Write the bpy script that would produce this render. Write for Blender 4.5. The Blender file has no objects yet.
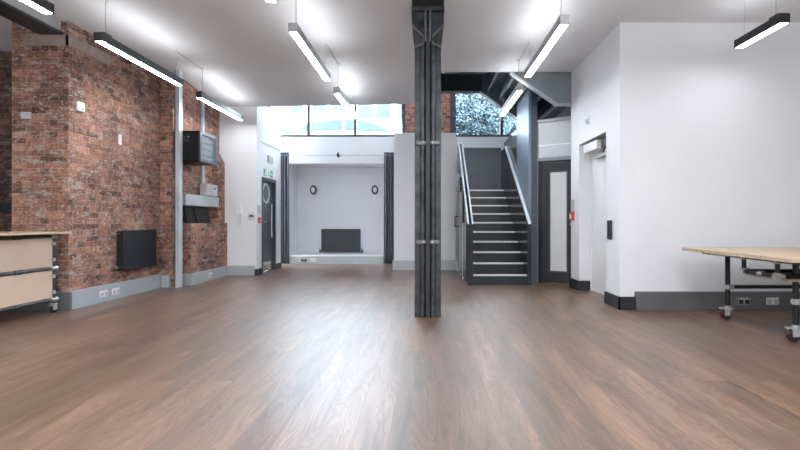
import bpy, bmesh, math, random
from mathutils import Vector
R = math.radians
random.seed(7)
sc = bpy.context.scene
col = sc.collection

# ------------------------------------------------------------------ materials
def new_mat(name):
    m = bpy.data.materials.new(name); m.use_nodes = True
    nt = m.node_tree
    return m, nt, nt.nodes, nt.links, nt.nodes['Principled BSDF']

def paint(name, c, rough=.5, metal=0., var=.06, scale=6., bump=0., spec=None, coat=0.):
    """plain painted / metal surface with a little procedural unevenness"""
    m, nt, N, L, b = new_mat(name)
    tc = N.new('ShaderNodeTexCoord'); no = N.new('ShaderNodeTexNoise')
    no.inputs['Scale'].default_value = scale; no.inputs['Detail'].default_value = 5
    L.new(tc.outputs['Object'], no.inputs['Vector'])
    r = N.new('ShaderNodeValToRGB')
    r.color_ramp.elements[0].position = .3; r.color_ramp.elements[1].position = .7
    r.color_ramp.elements[0].color = (*[x*(1-var) for x in c], 1)
    r.color_ramp.elements[1].color = (*[min(1, x*(1+var)) for x in c], 1)
    L.new(no.outputs['Fac'], r.inputs['Fac']); L.new(r.outputs['Color'], b.inputs['Base Color'])
    mr = N.new('ShaderNodeMapRange')
    mr.inputs['To Min'].default_value = max(0, rough-.08); mr.inputs['To Max'].default_value = min(1, rough+.08)
    L.new(no.outputs['Fac'], mr.inputs['Value']); L.new(mr.outputs['Result'], b.inputs['Roughness'])
    b.inputs['Metallic'].default_value = metal
    if spec is not None: b.inputs['Specular IOR Level'].default_value = spec
    if coat: b.inputs['Coat Weight'].default_value = coat; b.inputs['Coat Roughness'].default_value = .08
    if bump:
        bp = N.new('ShaderNodeBump'); bp.inputs['Strength'].default_value = bump; bp.inputs['Distance'].default_value = .01
        n2 = N.new('ShaderNodeTexNoise'); n2.inputs['Scale'].default_value = scale*8
        L.new(tc.outputs['Object'], n2.inputs['Vector']); L.new(n2.outputs['Fac'], bp.inputs['Height'])
        L.new(bp.outputs['Normal'], b.inputs['Normal'])
    return m

def emit(name, c, s):
    m, nt, N, L, b = new_mat(name)
    b.inputs['Base Color'].default_value = (*c, 1)
    b.inputs['Emission Color'].default_value = (*c, 1); b.inputs['Emission Strength'].default_value = s
    return m

def glass(name, tint=(.93,.97,1), refl=.12):
    m, nt, N, L, b = new_mat(name)
    N.remove(b)
    t = N.new('ShaderNodeBsdfTransparent'); t.inputs['Color'].default_value = (*tint, 1)
    g = N.new('ShaderNodeBsdfGlossy'); g.inputs['Roughness'].default_value = .03
    fr = N.new('ShaderNodeLayerWeight'); fr.inputs['Blend'].default_value = refl
    mx = N.new('ShaderNodeMixShader')
    L.new(fr.outputs['Fresnel'], mx.inputs['Fac']); L.new(t.outputs[0], mx.inputs[1]); L.new(g.outputs[0], mx.inputs[2])
    L.new(mx.outputs[0], N['Material Output'].inputs['Surface'])
    return m

def math_n(N, L, op, a, b=None, clamp=False):
    n = N.new('ShaderNodeMath'); n.operation = op; n.use_clamp = clamp
    for i, x in enumerate((a, b)):
        if x is None: continue
        if isinstance(x, (int, float)): n.inputs[i].default_value = x
        else: L.new(x, n.inputs[i])
    return n.outputs[0]

def mixc(N, L, fac, a, b, mode='MIX'):
    n = N.new('ShaderNodeMix'); n.data_type = 'RGBA'; n.blend_type = mode
    def put(s, x):
        if isinstance(x, (tuple, list)): s.default_value = (*x[:3], 1)
        elif isinstance(x, (int, float)): s.default_value = x
        else: L.new(x, s)
    put(n.inputs[0], fac); put(n.inputs[6], a); put(n.inputs[7], b)
    return n.outputs[2]

def ramp(N, L, src, p0, p1, c0=(0,0,0), c1=(1,1,1)):
    r = N.new('ShaderNodeValToRGB')
    r.color_ramp.elements[0].position = p0; r.color_ramp.elements[1].position = p1
    r.color_ramp.elements[0].color = (*c0, 1); r.color_ramp.elements[1].color = (*c1, 1)
    L.new(src, r.inputs['Fac']); return r.outputs['Color']

def brick_mat(name, c1, c2, mortar, soot=.6, chalk=.5, seed=0.):
    m, nt, N, L, b = new_mat(name)
    geo = N.new('ShaderNodeNewGeometry')
    sp = N.new('ShaderNodeSeparateXYZ'); L.new(geo.outputs['Position'], sp.inputs[0])
    sn = N.new('ShaderNodeSeparateXYZ'); L.new(geo.outputs['True Normal'], sn.inputs[0])
    nx = math_n(N, L, 'GREATER_THAN', math_n(N, L, 'ABSOLUTE', sn.outputs[0]), .5)
    ny = math_n(N, L, 'SUBTRACT', 1, nx)
    u = math_n(N, L, 'ADD', math_n(N, L, 'MULTIPLY', sp.outputs[0], ny), math_n(N, L, 'MULTIPLY', sp.outputs[1], nx))
    cv = N.new('ShaderNodeCombineXYZ'); L.new(u, cv.inputs[0]); L.new(sp.outputs[2], cv.inputs[1])
    # wobble so the courses are not ruler straight
    wob = N.new('ShaderNodeTexNoise'); wob.inputs['Scale'].default_value = 5; wob.inputs['Detail'].default_value = 3
    L.new(geo.outputs['Position'], wob.inputs['Vector'])
    vm = N.new('ShaderNodeVectorMath'); vm.operation = 'SUBTRACT'; vm.inputs[1].default_value = (.5,.5,.5)
    L.new(wob.outputs['Color'], vm.inputs[0])
    vs = N.new('ShaderNodeVectorMath'); vs.operation = 'SCALE'; vs.inputs['Scale'].default_value = .022
    L.new(vm.outputs[0], vs.inputs[0])
    va = N.new('ShaderNodeVectorMath'); L.new(cv.outputs[0], va.inputs[0]); L.new(vs.outputs[0], va.inputs[1])
    br = N.new('ShaderNodeTexBrick')
    br.squash = .5; br.squash_frequency = 2; br.offset = .5; br.offset_frequency = 2
    br.inputs['Scale'].default_value = 1; br.inputs['Brick Width'].default_value = .225; br.inputs['Row Height'].default_value = .076
    br.inputs['Mortar Size'].default_value = .005; br.inputs['Mortar Smooth'].default_value = .4; br.inputs['Bias'].default_value = -.1
    br.inputs['Color1'].default_value = (*c1, 1); br.inputs['Color2'].default_value = (*c2, 1); br.inputs['Mortar'].default_value = (*mortar, 1)
    L.new(va.outputs[0], br.inputs['Vector'])
    sv = N.new('ShaderNodeSeparateXYZ'); L.new(va.outputs[0], sv.inputs[0])
    row = math_n(N, L, 'FLOOR', math_n(N, L, 'DIVIDE', sv.outputs[1], .076))
    even = math_n(N, L, 'SUBTRACT', 1., math_n(N, L, 'FLOORED_MODULO', row, 2.))
    sh = math_n(N, L, 'MULTIPLY', even, .05625)
    bw = math_n(N, L, 'SUBTRACT', .225, math_n(N, L, 'MULTIPLY', even, .1125))
    cl = math_n(N, L, 'FLOOR', math_n(N, L, 'DIVIDE', math_n(N, L, 'ADD', sv.outputs[0], sh), bw))
    iv = N.new('ShaderNodeCombineXYZ'); L.new(cl, iv.inputs[0]); L.new(row, iv.inputs[1])
    wn = N.new('ShaderNodeTexWhiteNoise'); wn.noise_dimensions = '2D'; L.new(iv.outputs[0], wn.inputs['Vector'])
    def noise(scale, detail=6, off=0., stretch=None):
        n = N.new('ShaderNodeTexNoise'); n.inputs['Scale'].default_value = scale; n.inputs['Detail'].default_value = detail
        n.inputs['Roughness'].default_value = .65
        mp = N.new('ShaderNodeMapping'); mp.inputs['Location'].default_value = (off+seed, off*2, off*.7)
        if stretch: mp.inputs['Scale'].default_value = stretch
        L.new(geo.outputs['Position'], mp.inputs[0]); L.new(mp.outputs[0], n.inputs['Vector']); return n.outputs['Fac']
    c = br.outputs['Color']
    rb = N.new('ShaderNodeValToRGB'); L.new(wn.outputs['Value'], rb.inputs['Fac'])
    el = rb.color_ramp.elements; el[0].position = 0; el[0].color = (.46,.43,.42,1); el[1].position = 1; el[1].color = (1.55,1.55,1.5,1)
    for p_, q_ in ((.10,(.56,.53,.52)),(.17,(.85,.83,.81)),(.83,(1.10,1.10,1.08)),(.93,(1.25,1.28,1.25))):
        e_ = el.new(p_); e_.color = (*q_,1)
    notm = math_n(N, L, 'SUBTRACT', 1, br.outputs['Fac'])
    c = mixc(N, L, notm, c, mixc(N, L, 1., c, rb.outputs['Color'], 'MULTIPLY'))
    # per brick mottling
    c = mixc(N, L, .75, c, ramp(N, L, noise(16, 4, 3), .3, .72, (.45,.42,.42), (1.45,1.35,1.3)), 'MULTIPLY')
    c = mixc(N, L, soot, c, ramp(N, L, noise(1.3, 7, 1), .34, .62, (.36,.35,.37), (1.35,1.3,1.27)), 'MULTIPLY')
    # pale lime residue in flecks and smears
    ck = ramp(N, L, noise(6, 9, 9, (1,1,2.4)), .53, .66)
    ck2 = math_n(N, L, 'MULTIPLY', ck, chalk)
    c = mixc(N, L, ck2, c, (.46,.40,.37))
    ck3 = math_n(N, L, 'MULTIPLY', ramp(N, L, noise(26, 4, 21, (1,1,2)), .585, .66), chalk)
    c = mixc(N, L, ck3, c, (.62,.57,.53))
    dk = ramp(N, L, noise(17, 3, 33, (1,1,1.5)), .62, .70)
    c = mixc(N, L, math_n(N, L, 'MULTIPLY', dk, .7), c, (.05,.04,.045))
    L.new(c, b.inputs['Base Color'])
    b.inputs['Roughness'].default_value = .88
    h = math_n(N, L, 'ADD', math_n(N, L, 'SUBTRACT', 1, br.outputs['Fac']), math_n(N, L, 'MULTIPLY', noise(40, 3, 5), .35))
    bp = N.new('ShaderNodeBump'); bp.inputs['Strength'].default_value = .8; bp.inputs['Distance'].default_value = .012
    L.new(h, bp.inputs['Height']); L.new(bp.outputs['Normal'], b.inputs['Normal'])
    return m

def floor_mat():
    m, nt, N, L, b = new_mat('oak_planks')
    geo = N.new('ShaderNodeNewGeometry')
    sp = N.new('ShaderNodeSeparateXYZ'); L.new(geo.outputs['Position'], sp.inputs[0])
    cv = N.new('ShaderNodeCombineXYZ'); L.new(sp.outputs[1], cv.inputs[0]); L.new(sp.outputs[0], cv.inputs[1])
    br = N.new('ShaderNodeTexBrick'); br.offset = .37; br.offset_frequency = 2
    br.inputs['Scale'].default_value = 1; br.inputs['Brick Width'].default_value = 1.9; br.inputs['Row Height'].default_value = .19
    br.inputs['Mortar Size'].default_value = .0016; br.inputs['Mortar Smooth'].default_value = .3
    br.inputs['Color1'].default_value = (0,0,0,1); br.inputs['Color2'].default_value = (1,1,1,1); br.inputs['Mortar'].default_value = (.3,.3,.3,1)
    L.new(cv.outputs[0], br.inputs['Vector'])
    plank = br.outputs['Color']
    pl = N.new('ShaderNodeSeparateColor'); L.new(plank, pl.inputs[0]); pr = pl.outputs[0]
    # grain coordinates: shift per plank, stretched along Y
    off = math_n(N, L, 'MULTIPLY', pr, 37.)
    gv = N.new('ShaderNodeCombineXYZ')
    L.new(math_n(N, L, 'ADD', math_n(N, L, 'MULTIPLY', sp.outputs[0], 9.), off), gv.inputs[0])
    L.new(math_n(N, L, 'ADD', math_n(N, L, 'MULTIPLY', sp.outputs[1], 1.0), off), gv.inputs[1])
    n1 = N.new('ShaderNodeTexNoise'); n1.inputs['Scale'].default_value = 1.2; n1.inputs['Detail'].default_value = 7; n1.inputs['Roughness'].default_value = .62
    n1.inputs['Distortion'].default_value = .5
    L.new(gv.outputs[0], n1.inputs['Vector'])
    # cathedral rings
    nr = N.new('ShaderNodeTexNoise'); nr.inputs['Scale'].default_value = .55; nr.inputs['Detail'].default_value = 2; nr.inputs['Distortion'].default_value = .35
    L.new(gv.outputs[0], nr.inputs['Vector'])
    rg = math_n(N, L, 'FRACT', math_n(N, L, 'ADD', math_n(N, L, 'MULTIPLY', nr.outputs['Fac'], 26.), math_n(N, L, 'MULTIPLY', n1.outputs['Fac'], 1.6)))
    rings = ramp(N, L, math_n(N, L, 'ABSOLUTE', math_n(N, L, 'SUBTRACT', rg, .5)), .02, .42, (.68,.64,.61), (1.12,1.12,1.12))
    # fine pores
    fv = N.new('ShaderNodeCombineXYZ')
    L.new(math_n(N, L, 'MULTIPLY', sp.outputs[0], 90.), fv.inputs[0]); L.new(math_n(N, L, 'MULTIPLY', sp.outputs[1], 3.), fv.inputs[1])
    n2 = N.new('ShaderNodeTexNoise'); n2.inputs['Scale'].default_value = 1.; n2.inputs['Detail'].default_value = 4
    L.new(fv.outputs[0], n2.inputs['Vector'])
    base = ramp(N, L, n1.outputs['Fac'], .3, .72, FLOOR_D, FLOOR_L)
    tone = mixc(N, L, pr, (.72,.71,.72), (1.2,1.18,1.16))
    c = mixc(N, L, 1., base, tone, 'MULTIPLY')
    c = mixc(N, L, .8, c, rings, 'MULTIPLY')
    c = mixc(N, L, .5, c, ramp(N, L, n2.outputs['Fac'], .35, .6, (.7,.68,.66), (1.1,1.1,1.1)), 'MULTIPLY')
    # knots / dark mineral streaks
    kv = N.new('ShaderNodeCombineXYZ')
    L.new(math_n(N, L, 'ADD', math_n(N, L, 'MULTIPLY', sp.outputs[0], 13.), off), kv.inputs[0]); L.new(math_n(N, L, 'MULTIPLY', sp.outputs[1], 4.5), kv.inputs[1])
    n3 = N.new('ShaderNodeTexNoise'); n3.inputs['Scale'].default_value = 1.3; n3.inputs['Detail'].default_value = 5
    L.new(kv.outputs[0], n3.inputs['Vector'])
    kn = ramp(N, L, n3.outputs['Fac'], .66, .74)
    c = mixc(N, L, math_n(N, L, 'MULTIPLY', kn, .65), c, (.035,.025,.022))
    seam = math_n(N, L, 'MULTIPLY', br.outputs['Fac'], .75)
    c = mixc(N, L, seam, c, (.03,.02,.018))
    L.new(c, b.inputs['Base Color'])
    rr = N.new('ShaderNodeMapRange'); rr.inputs['To Min'].default_value = FLOOR_R-.06; rr.inputs['To Max'].default_value = FLOOR_R+.1
    L.new(n2.outputs['Fac'], rr.inputs['Value']); L.new(rr.outputs['Result'], b.inputs['Roughness'])
    b.inputs['Specular IOR Level'].default_value = FLOOR_S
    bp = N.new('ShaderNodeBump'); bp.inputs['Strength'].default_value = .25; bp.inputs['Distance'].default_value = .004
    hh = math_n(N, L, 'SUBTRACT', math_n(N, L, 'MULTIPLY', n2.outputs['Fac'], .5), br.outputs['Fac'])
    b.inputs['Coat Weight'].default_value = .5; b.inputs['Coat Roughness'].default_value = .36
    L.new(bp.outputs['Normal'], b.inputs['Coat Normal'])
    L.new(hh, bp.inputs['Height']); L.new(bp.outputs['Normal'], b.inputs['Normal'])
    return m

FLOOR_D = (.070,.039,.025); FLOOR_L = (.235,.134,.082); FLOOR_R = .40; FLOOR_S = .8

M = {}
M['floor'] = floor_mat()
M['white'] = paint('white_plaster', (.69,.70,.725), .75, var=.02, scale=1.5, bump=.05)
M['ceiling'] = paint('ceiling_paint', (.71,.72,.745), .8, var=.015, scale=1.2)
M['white_gloss'] = paint('white_gloss_paint', (.72,.73,.74), .35, var=.02)
M['brick'] = brick_mat('red_brick', (.335,.168,.116), (.235,.125,.090), (.34,.275,.235), .78, .66)
M['brick_dark'] = brick_mat('darker_brick', (.155,.078,.058), (.085,.05,.044), (.15,.12,.108), .8, .4, 4.)  # darker brick tones for the alcove wall
M['brick_out'] = brick_mat('outer_brick', (.27,.12,.085), (.21,.095,.07), (.26,.22,.2), .3, .2, 8.)
M['pad'] = paint('pad_stone', (.27,.215,.19), .9, var=.25, scale=7, bump=.5)
M['trunking'] = paint('grey_trunking', (.40,.435,.46), .38, .25, .05, 3)
M['trunking_dark'] = paint('dark_grey_trunking', (.15,.153,.155), .40, .4, .1, 3)
M['black_skirt'] = paint('charcoal_skirting', (.020,.022,.026), .4, 0, .1)
M['column'] = paint('blackened_steel', (.044,.048,.053), .38, .45, .5, 9, bump=.15)
M['column_worn'] = paint('worn_steel_edge', (.15,.155,.16), .42, .5, .3, 14)
M['beam'] = paint('dark_beam_paint', (.022,.025,.029), .45, .1, .25, 5)
M['beam_lit'] = paint('lit_beam_side', (.42,.42,.43), .6, 0, .06, 4)  # light on the beam's side face put into a paler colour
M['steel_light'] = paint('pale_blue_grey_steel', (.48,.52,.56), .42, .25, .08, 5)
M['steel_grey'] = paint('grey_primer_steel', (.22,.25,.275), .33, .25, .10, 3)
M['steel_dark'] = paint('charcoal_steel', (.018,.022,.027), .17, .1, .15, 3, spec=.4)
M['steel_mid'] = paint('slate_steel', (.055,.072,.088), .35, .2, .15, 3)
M['steel_fin'] = paint('blue_grey_steel', (.155,.205,.26), .34, .2, .08, 2)
M['handrail'] = paint('pale_handrail', (.70,.79,.86), .35, .1, .04, 4)
M['nosing'] = paint('aluminium_nosing', (.62,.64,.65), .4, .3, .08, 20)
M['fixture'] = paint('fixture_black', (.022,.023,.026), .4, .2, .1, 8)
M['fixture_grey'] = paint('fixture_grey', (.36,.37,.38), .4, .3, .08, 8)
M['lamp'] = emit('lamp_diffuser', (.95,.975,1), 30)
M['uplamp'] = emit('lamp_uplight', (.95,.975,1), 9)
M['wire'] = paint('steel_wire', (.42,.42,.43), .4, .5)
M['radiator'] = paint('anthracite_radiator', (.008,.011,.015), .45, 0, .08, 5, spec=.3)
M['rad_side'] = paint('black_radiator_end', (.008,.009,.010), .5)
M['rad_grey'] = paint('slate_radiator', (.030,.036,.043), .45, .1, .08, 5)
M['chrome'] = paint('chrome', (.65,.66,.67), .2, .9, .05)
M['plastic_w'] = paint('white_plastic', (.75,.75,.74), .4)
M['plastic_g'] = paint('grey_plastic', (.45,.46,.46), .45)
M['plastic_b'] = paint('black_plastic', (.012,.012,.013), .4)
M['red'] = paint('red_plastic', (.50,.035,.035), .4)
M['green'] = paint('green_sign', (.02,.30,.16), .45)
M['curtain'] = paint('charcoal_curtain', (.075,.082,.10), .85, 0, .15, 9, bump=.1)
M['door_blue'] = paint('slate_door_paint', (.040,.053,.064), .38, 0, .08, 2)
M['door_dark'] = paint('charcoal_door_paint', (.016,.018,.022), .38, 0, .08, 2)
M['frost'] = paint('frosted_glazing', (.60,.61,.63), .4, 0, .03, 3)
M['frost2'] = paint('frosted_transom', (.50,.53,.56), .25, 0, .06, 2)
M['porthole'] = paint('porthole_glazing', (.10,.12,.135), .12, .2)
M['sign_grey'] = paint('pale_grey_sign', (.50,.51,.52), .4)
M['ply'] = paint('birch_plywood', (.56,.43,.33), .5, 0, .07, 3)
M['ply_edge'] = paint('plywood_edge', (.40,.29,.20), .6, 0, .2, 40)
M['table_wood'] = paint('table_board', (.52,.385,.25), .42, 0, .1, 4)
M['pipe'] = paint('black_pipe', (.015,.015,.017), .38, .3, .1, 8)
M['pipe_grey'] = paint('dark_iron_pipe', (.055,.06,.062), .4, .5, .2, 8)
M['fitting'] = paint('galvanised_fitting', (.46,.47,.47), .4, .6, .12, 20)
M['caster_red'] = paint('red_caster_wheel', (.035,.008,.008), .45)
M['rack'] = paint('black_cabinet', (.007,.008,.009), .45, 0, spec=.2)
M['rack_frame'] = paint('grey_door_frame', (.06,.07,.08), .4, .3)
M['equip'] = paint('network_equipment', (.62,.70,.74), .5, 0, .3, 30)
M['glass'] = glass('window_glass')
def hazy(name, c, fac):
    m, nt, N, L, b = new_mat(name); b.inputs['Base Color'].default_value = (*c,1); b.inputs['Roughness'].default_value = .1
    t = N.new('ShaderNodeBsdfTransparent'); mx = N.new('ShaderNodeMixShader'); mx.inputs['Fac'].default_value = fac
    L.new(t.outputs[0], mx.inputs[1]); L.new(b.outputs[0], mx.inputs[2]); L.new(mx.outputs[0], N['Material Output'].inputs['Surface']); return m
M['glass_dark'] = hazy('cabinet_glass', (.34,.42,.46), .5)  # pale blue-grey mixed into the pane stands in for its reflection
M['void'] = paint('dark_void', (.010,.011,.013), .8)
M['frame'] = paint('dark_window_frame', (.035,.042,.050), .45, .1)
M['facade'] = paint('white_render', (.62,.65,.70), .8, 0, .03, .5, spec=.1)
M['facade_win'] = paint('facade_window', (0.0294,0.0420,0.0504), .5, 0, .3, 1.2, spec=.1)
M['pave'] = paint('paving', (0.1080,0.1080,0.1080), .9, 0, .1, 1, spec=.1)
M['leaf'] = paint('pale_leaf', (0.0540,0.0765,0.0882), .6, 0, .6, 2, spec=.12)
M['bark'] = paint('bark', (.12,.11,.10), .9, 0, .3, 8)
M['car'] = paint('silver_car_paint', (0.1536,0.1584,0.1632), .4, 0, .03, spec=.2)
M['car_glass'] = paint('car_window', (.030,.044,.055), .5, 0, .3, 2, spec=.1)
M['tyre'] = paint('tyre', (.02,.02,.02), .8)

# ------------------------------------------------------------------ mesh builder
class MB:
    def __init__(s): s.v = []; s.f = []
    def add(s, vs, fs):
        o = len(s.v); s.v += [tuple(p) for p in vs]; s.f += [tuple(i+o for i in f) for f in fs]; return s
    def box(s, x0, x1, y0, y1, z0, z1):
        vs = [(x,y,z) for z in (z0,z1) for y in (y0,y1) for x in (x0,x1)]
        return s.add(vs, [(0,1,3,2),(4,6,7,5),(0,4,5,1),(2,3,7,6),(0,2,6,4),(1,5,7,3)])
    def prism(s, poly, axis, a0, a1):
        def P(p, a):
            return {'x': (a,p[0],p[1]), 'y': (p[0],a,p[1]), 'z': (p[0],p[1],a)}[axis]
        n = len(poly); vs = [P(p,a0) for p in poly] + [P(p,a1) for p in poly]
        fs = [tuple(range(n)), tuple(range(n,2*n))] + [(i,(i+1)%n,n+(i+1)%n,n+i) for i in range(n)]
        return s.add(vs, fs)
    def tube(s, p0, p1, r, n=12, r1=None):
        p0, p1 = Vector(p0), Vector(p1); d = (p1-p0).normalized()
        a = d.orthogonal().normalized(); b = d.cross(a); r1 = r if r1 is None else r1
        vs = [p0+(a*math.cos(2*math.pi*i/n)+b*math.sin(2*math.pi*i/n))*r for i in range(n)]
        vs += [p1+(a*math.cos(2*math.pi*i/n)+b*math.sin(2*math.pi*i/n))*r1 for i in range(n)]
        fs = [tuple(range(n)), tuple(range(n,2*n))] + [(i,(i+1)%n,n+(i+1)%n,n+i) for i in range(n)]
        return s.add(vs, fs)
    def path(s, pts, r, n=8):
        for a, b in zip(pts, pts[1:]): s.tube(a, b, r, n)
        return s
    def lathe(s, prof, c, axis='z', n=20):
        """prof: (radius, height) pairs"""
        vs = []; fs = []
        for (r, h) in prof:
            for i in range(n):
                t = 2*math.pi*i/n; u, w = r*math.cos(t), r*math.sin(t)
                p = {'z': (u,w,h), 'x': (h,u,w), 'y': (u,h,w)}[axis]
                vs.append((c[0]+p[0], c[1]+p[1], c[2]+p[2]))
        m = len(prof)
        for k in range(m-1):
            for i in range(n): fs.append((k*n+i, k*n+(i+1)%n, (k+1)*n+(i+1)%n, (k+1)*n+i))
        fs.append(tuple(range(n))); fs.append(tuple((m-1)*n+i for i in range(n)))
        return s.add(vs, fs)
    def torus(s, c, R_, r, axis='y', n=28, k=10):
        vs = []; fs = []
        for i in range(n):
            t = 2*math.pi*i/n
            for j in range(k):
                q = 2*math.pi*j/k; rr = R_+r*math.cos(q); h = r*math.sin(q)
                u, w = rr*math.cos(t), rr*math.sin(t)
                p = {'z': (u,w,h), 'x': (h,u,w), 'y': (u,h,w)}[axis]
                vs.append((c[0]+p[0], c[1]+p[1], c[2]+p[2]))
        for i in range(n):
            for j in range(k):
                fs.append((i*k+j, i*k+(j+1)%k, ((i+1)%n)*k+(j+1)%k, ((i+1)%n)*k+j))
        return s.add(vs, fs)
    def xf(s, fn): s.v = [tuple(fn(*p)) for p in s.v]; return s
    def build(s, name, mat, parent=None, smooth=False, bevel=0., recalc=True, origin=None):
        if parent is not None: o0 = wloc(parent)
        elif origin: o0 = Vector(origin)
        else:
            xs, ys, zs = zip(*s.v); o0 = Vector(((min(xs)+max(xs))/2, (min(ys)+max(ys))/2, min(zs)))
        me = bpy.data.meshes.new(name)
        me.from_pydata([Vector(p)-o0 for p in s.v], [], s.f); me.update()
        if recalc:
            bm = bmesh.new(); bm.from_mesh(me); bmesh.ops.recalc_face_normals(bm, faces=bm.faces); bm.to_mesh(me); bm.free()
        if smooth:
            me.polygons.foreach_set('use_smooth', [True]*len(me.polygons))
        o = bpy.data.objects.new(name, me); col.objects.link(o)
        me.materials.append(M[mat])
        if smooth:
            me.set_sharp_from_angle(angle=R(40))
        if parent is not None:
            o.parent = parent; o['_w'] = tuple(o0)
        else:
            o.location = o0; o['_w'] = tuple(o0)
        if bevel:
            b = o.modifiers.new('bevel', 'BEVEL'); b.width = bevel; b.segments = 2; b.limit_method = 'ANGLE'
        return o
def wloc(o): return Vector(o['_w'])

def tag(o, label, cat, group=None, kind=None):
    o['label'] = label; o['category'] = cat
    if group: o['group'] = group
    if kind: o['kind'] = kind
    return o
def thing(name, label, cat, loc, group=None):
    o = bpy.data.objects.new(name, None); col.objects.link(o); o.location = loc; o['_w'] = tuple(loc)
    o.empty_display_size = .1
    return tag(o, label, cat, group)
def struct(name, mb, mat, parent=None, bevel=0., smooth=False):
    o = mb.build(name, mat, parent, bevel=bevel, smooth=smooth)
    if parent is None: o['kind'] = 'structure'
    return o
def copy_tree(o, parent=None):
    c = o.copy(); col.objects.link(c)
    if parent is not None: c.parent = parent
    for ch in list(o.children): copy_tree(ch, c)
    return c
def box(*a): return MB().box(*a)

CH = 3.57
# ================================================================== SETTING
struct('floor', box(-7.2,7.2,-5,12.6,-.2,0), 'floor')
# main ceiling and the slightly falling rear left bay
mb = MB()
mb.box(-7.2,7.2,-5,7.46,CH,CH+.25)
struct('ceiling', mb, 'ceiling')
mb = MB()
lo = [(-5.2,7.46,CH),(.1,7.46,CH),(.1,9.30,3.525),(-3.44,9.12,3.42),(-5.2,9.12,3.42)]
n = len(lo)
mb.add(lo+[(x,y,CH+.25) for x,y,z in lo], [tuple(range(n)), tuple(range(n,2*n))]+[(i,(i+1)%n,n+(i+1)%n,n+i) for i in range(n)])
struct('ceiling_rear', mb, 'ceiling')
struct('ceiling_lightwell', box(-6.2,4,7.46,12.7,4.75,4.9), 'ceiling')

# left brickwork
struct('wall_left', box(-7.2,-6.9,-5,6.54,0,CH), 'white')
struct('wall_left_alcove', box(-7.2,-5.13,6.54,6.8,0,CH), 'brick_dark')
struct('wall_left_pier', box(-5.13,-4.43,5.56,7.47,0,CH), 'brick')
struct('wall_left_pilaster', box(-4.75,-4.22,7.47,7.60,0,CH), 'brick')
mb = MB()
mb.box(-4.75,-4.46,7.60,9.1,0,1.60)
mb.box(-4.75,-4.20,7.60,9.1,1.56,CH)
mb.box(-4.46,-4.04,7.70,9.1,0,1.06)
mb.prism([(-4.46,1.06),(-4.09,1.06),(-4.09,2.26),(-4.20,2.48),(-4.46,2.48)],'y',8.80,9.1)
mb.box(-4.46,-4.20,7.60,7.66,1.06,1.56)
struct('wall_left_rear', mb, 'brick')
mb = MB(); mb.box(-4.98,-4.425,5.552,5.60,3.27,3.40); mb.box(-4.46,-4.422,5.552,6.28,3.27,3.41)
struct('trim_1', mb, 'pad')
# white rear walls
struct('wall_rear_left', box(-4.75,-3.44,9.1,9.3,0,CH), 'white')
mb = MB()
mb.box(-3.60,-3.44,9.3,9.36,0,3.58); mb.box(-3.60,-3.44,9.36,10.22,2.02,3.58); mb.box(-3.60,-3.44,10.22,10.58,0,3.58)
struct('wall_left_lobby', mb, 'white')
struct('wall_left_lobby_upper', box(-3.75,-3.45,9.9,10.9,3.58,4.75), 'steel_mid')
struct('wall_left_lobby_return', box(-6.2,-3.60,10.40,10.58,0,4.75), 'white')
mb = MB()
Yb, Yn = 11.5, 12.3
mb.box(-6.2,-3.55,Yb,Yn+.2,0,3.25); mb.box(-1.086,4.0,Yb,Yn+.2,0,3.25)
mb.box(-3.55,-1.086,Yb,Yn+.2,2.57,3.25); mb.box(-3.55,-1.086,Yb,Yn+.2,0,.22)
mb.box(-3.55,-1.086,Yn,Yn+.2,.22,2.57)
struct('wall_back', mb, 'white')
struct('wall_back_pier', box(-.74,.65,10.1,11.5,0,3.08), 'white')
struct('wall_back_pillar', box(-.56,.59,11.5,12.2,3.25,4.75), 'brick_out')
struct('sun_block_front', box(-6.2,4.0,7.26,7.46,3.82,4.9), 'ceiling')  # unseen wall added to keep stray sun out of the gap
struct('sun_block_left', box(-6.4,-6.2,7.26,12.7,3.6,4.9), 'white')  # unseen, added to close the side opening against light leaks
struct('wall_lightwell_right', box(3.8,4.0,7.46,11.5,0,4.75), 'white')
# right hand walls
mb = MB()
mb.box(2.40,2.60,5.6,6.03,0,CH); mb.box(2.40,2.60,6.03,7.10,2.30,CH); mb.box(2.40,2.60,7.10,7.50,0,CH)
struct('wall_right_wing', mb, 'white')
struct('wall_right_rear', box(2.60,7.2,5.6,5.8,0,CH), 'white')
struct('wall_right', box(6.9,7.2,-5,5.6,0,CH), 'white')
struct('wall_front', box(-6.9,6.9,-5,-4.8,0,CH), 'white')
struct('wall_right_wing_lining', box(2.60,2.70,7.10,7.5,0,CH), 'white')
struct('understair_dark_sheet', box(1.95,3.8,9.3,9.4,0,4.7), 'void')  # near-black sheet added so the space behind the screen looks unlit

# skirtings (metal trunking)
def skirt(name, mb, mat): return struct(name, mb, mat, bevel=.004)
skirt('baseboard_left', box(-4.43,-4.385,5.56,7.42,0,.225), 'trunking')
skirt('baseboard_left_pier', box(-5.13,-4.385,5.515,5.56,0,.225), 'trunking_dark')  # shade on the pier front put into the darker trunking colour
skirt('baseboard_left_pilaster', box(-4.385,-4.25,7.42,7.47,0,.20), 'trunking')
skirt('baseboard_left_rear', MB().box(-4.04,-4.0,7.70,9.06,0,.20).box(-4.2,-4.0,7.66,7.70,0,.20), 'trunking')
skirt('baseboard_rear_left', box(-4.0,-3.47,9.06,9.1,0,.20), 'trunking')
skirt('baseboard_left_lobby', MB().box(-3.47,-3.42,9.05,9.34,0,.13).box(-3.44,-3.42,10.24,10.58,0,.13), 'black_skirt')
skirt('baseboard_back', box(-3.60,-1.05,11.46,11.5,0,.20), 'trunking')
skirt('baseboard_back_pier', MB().box(-.77,.68,10.06,10.1,0,.22), 'trunking')
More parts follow.
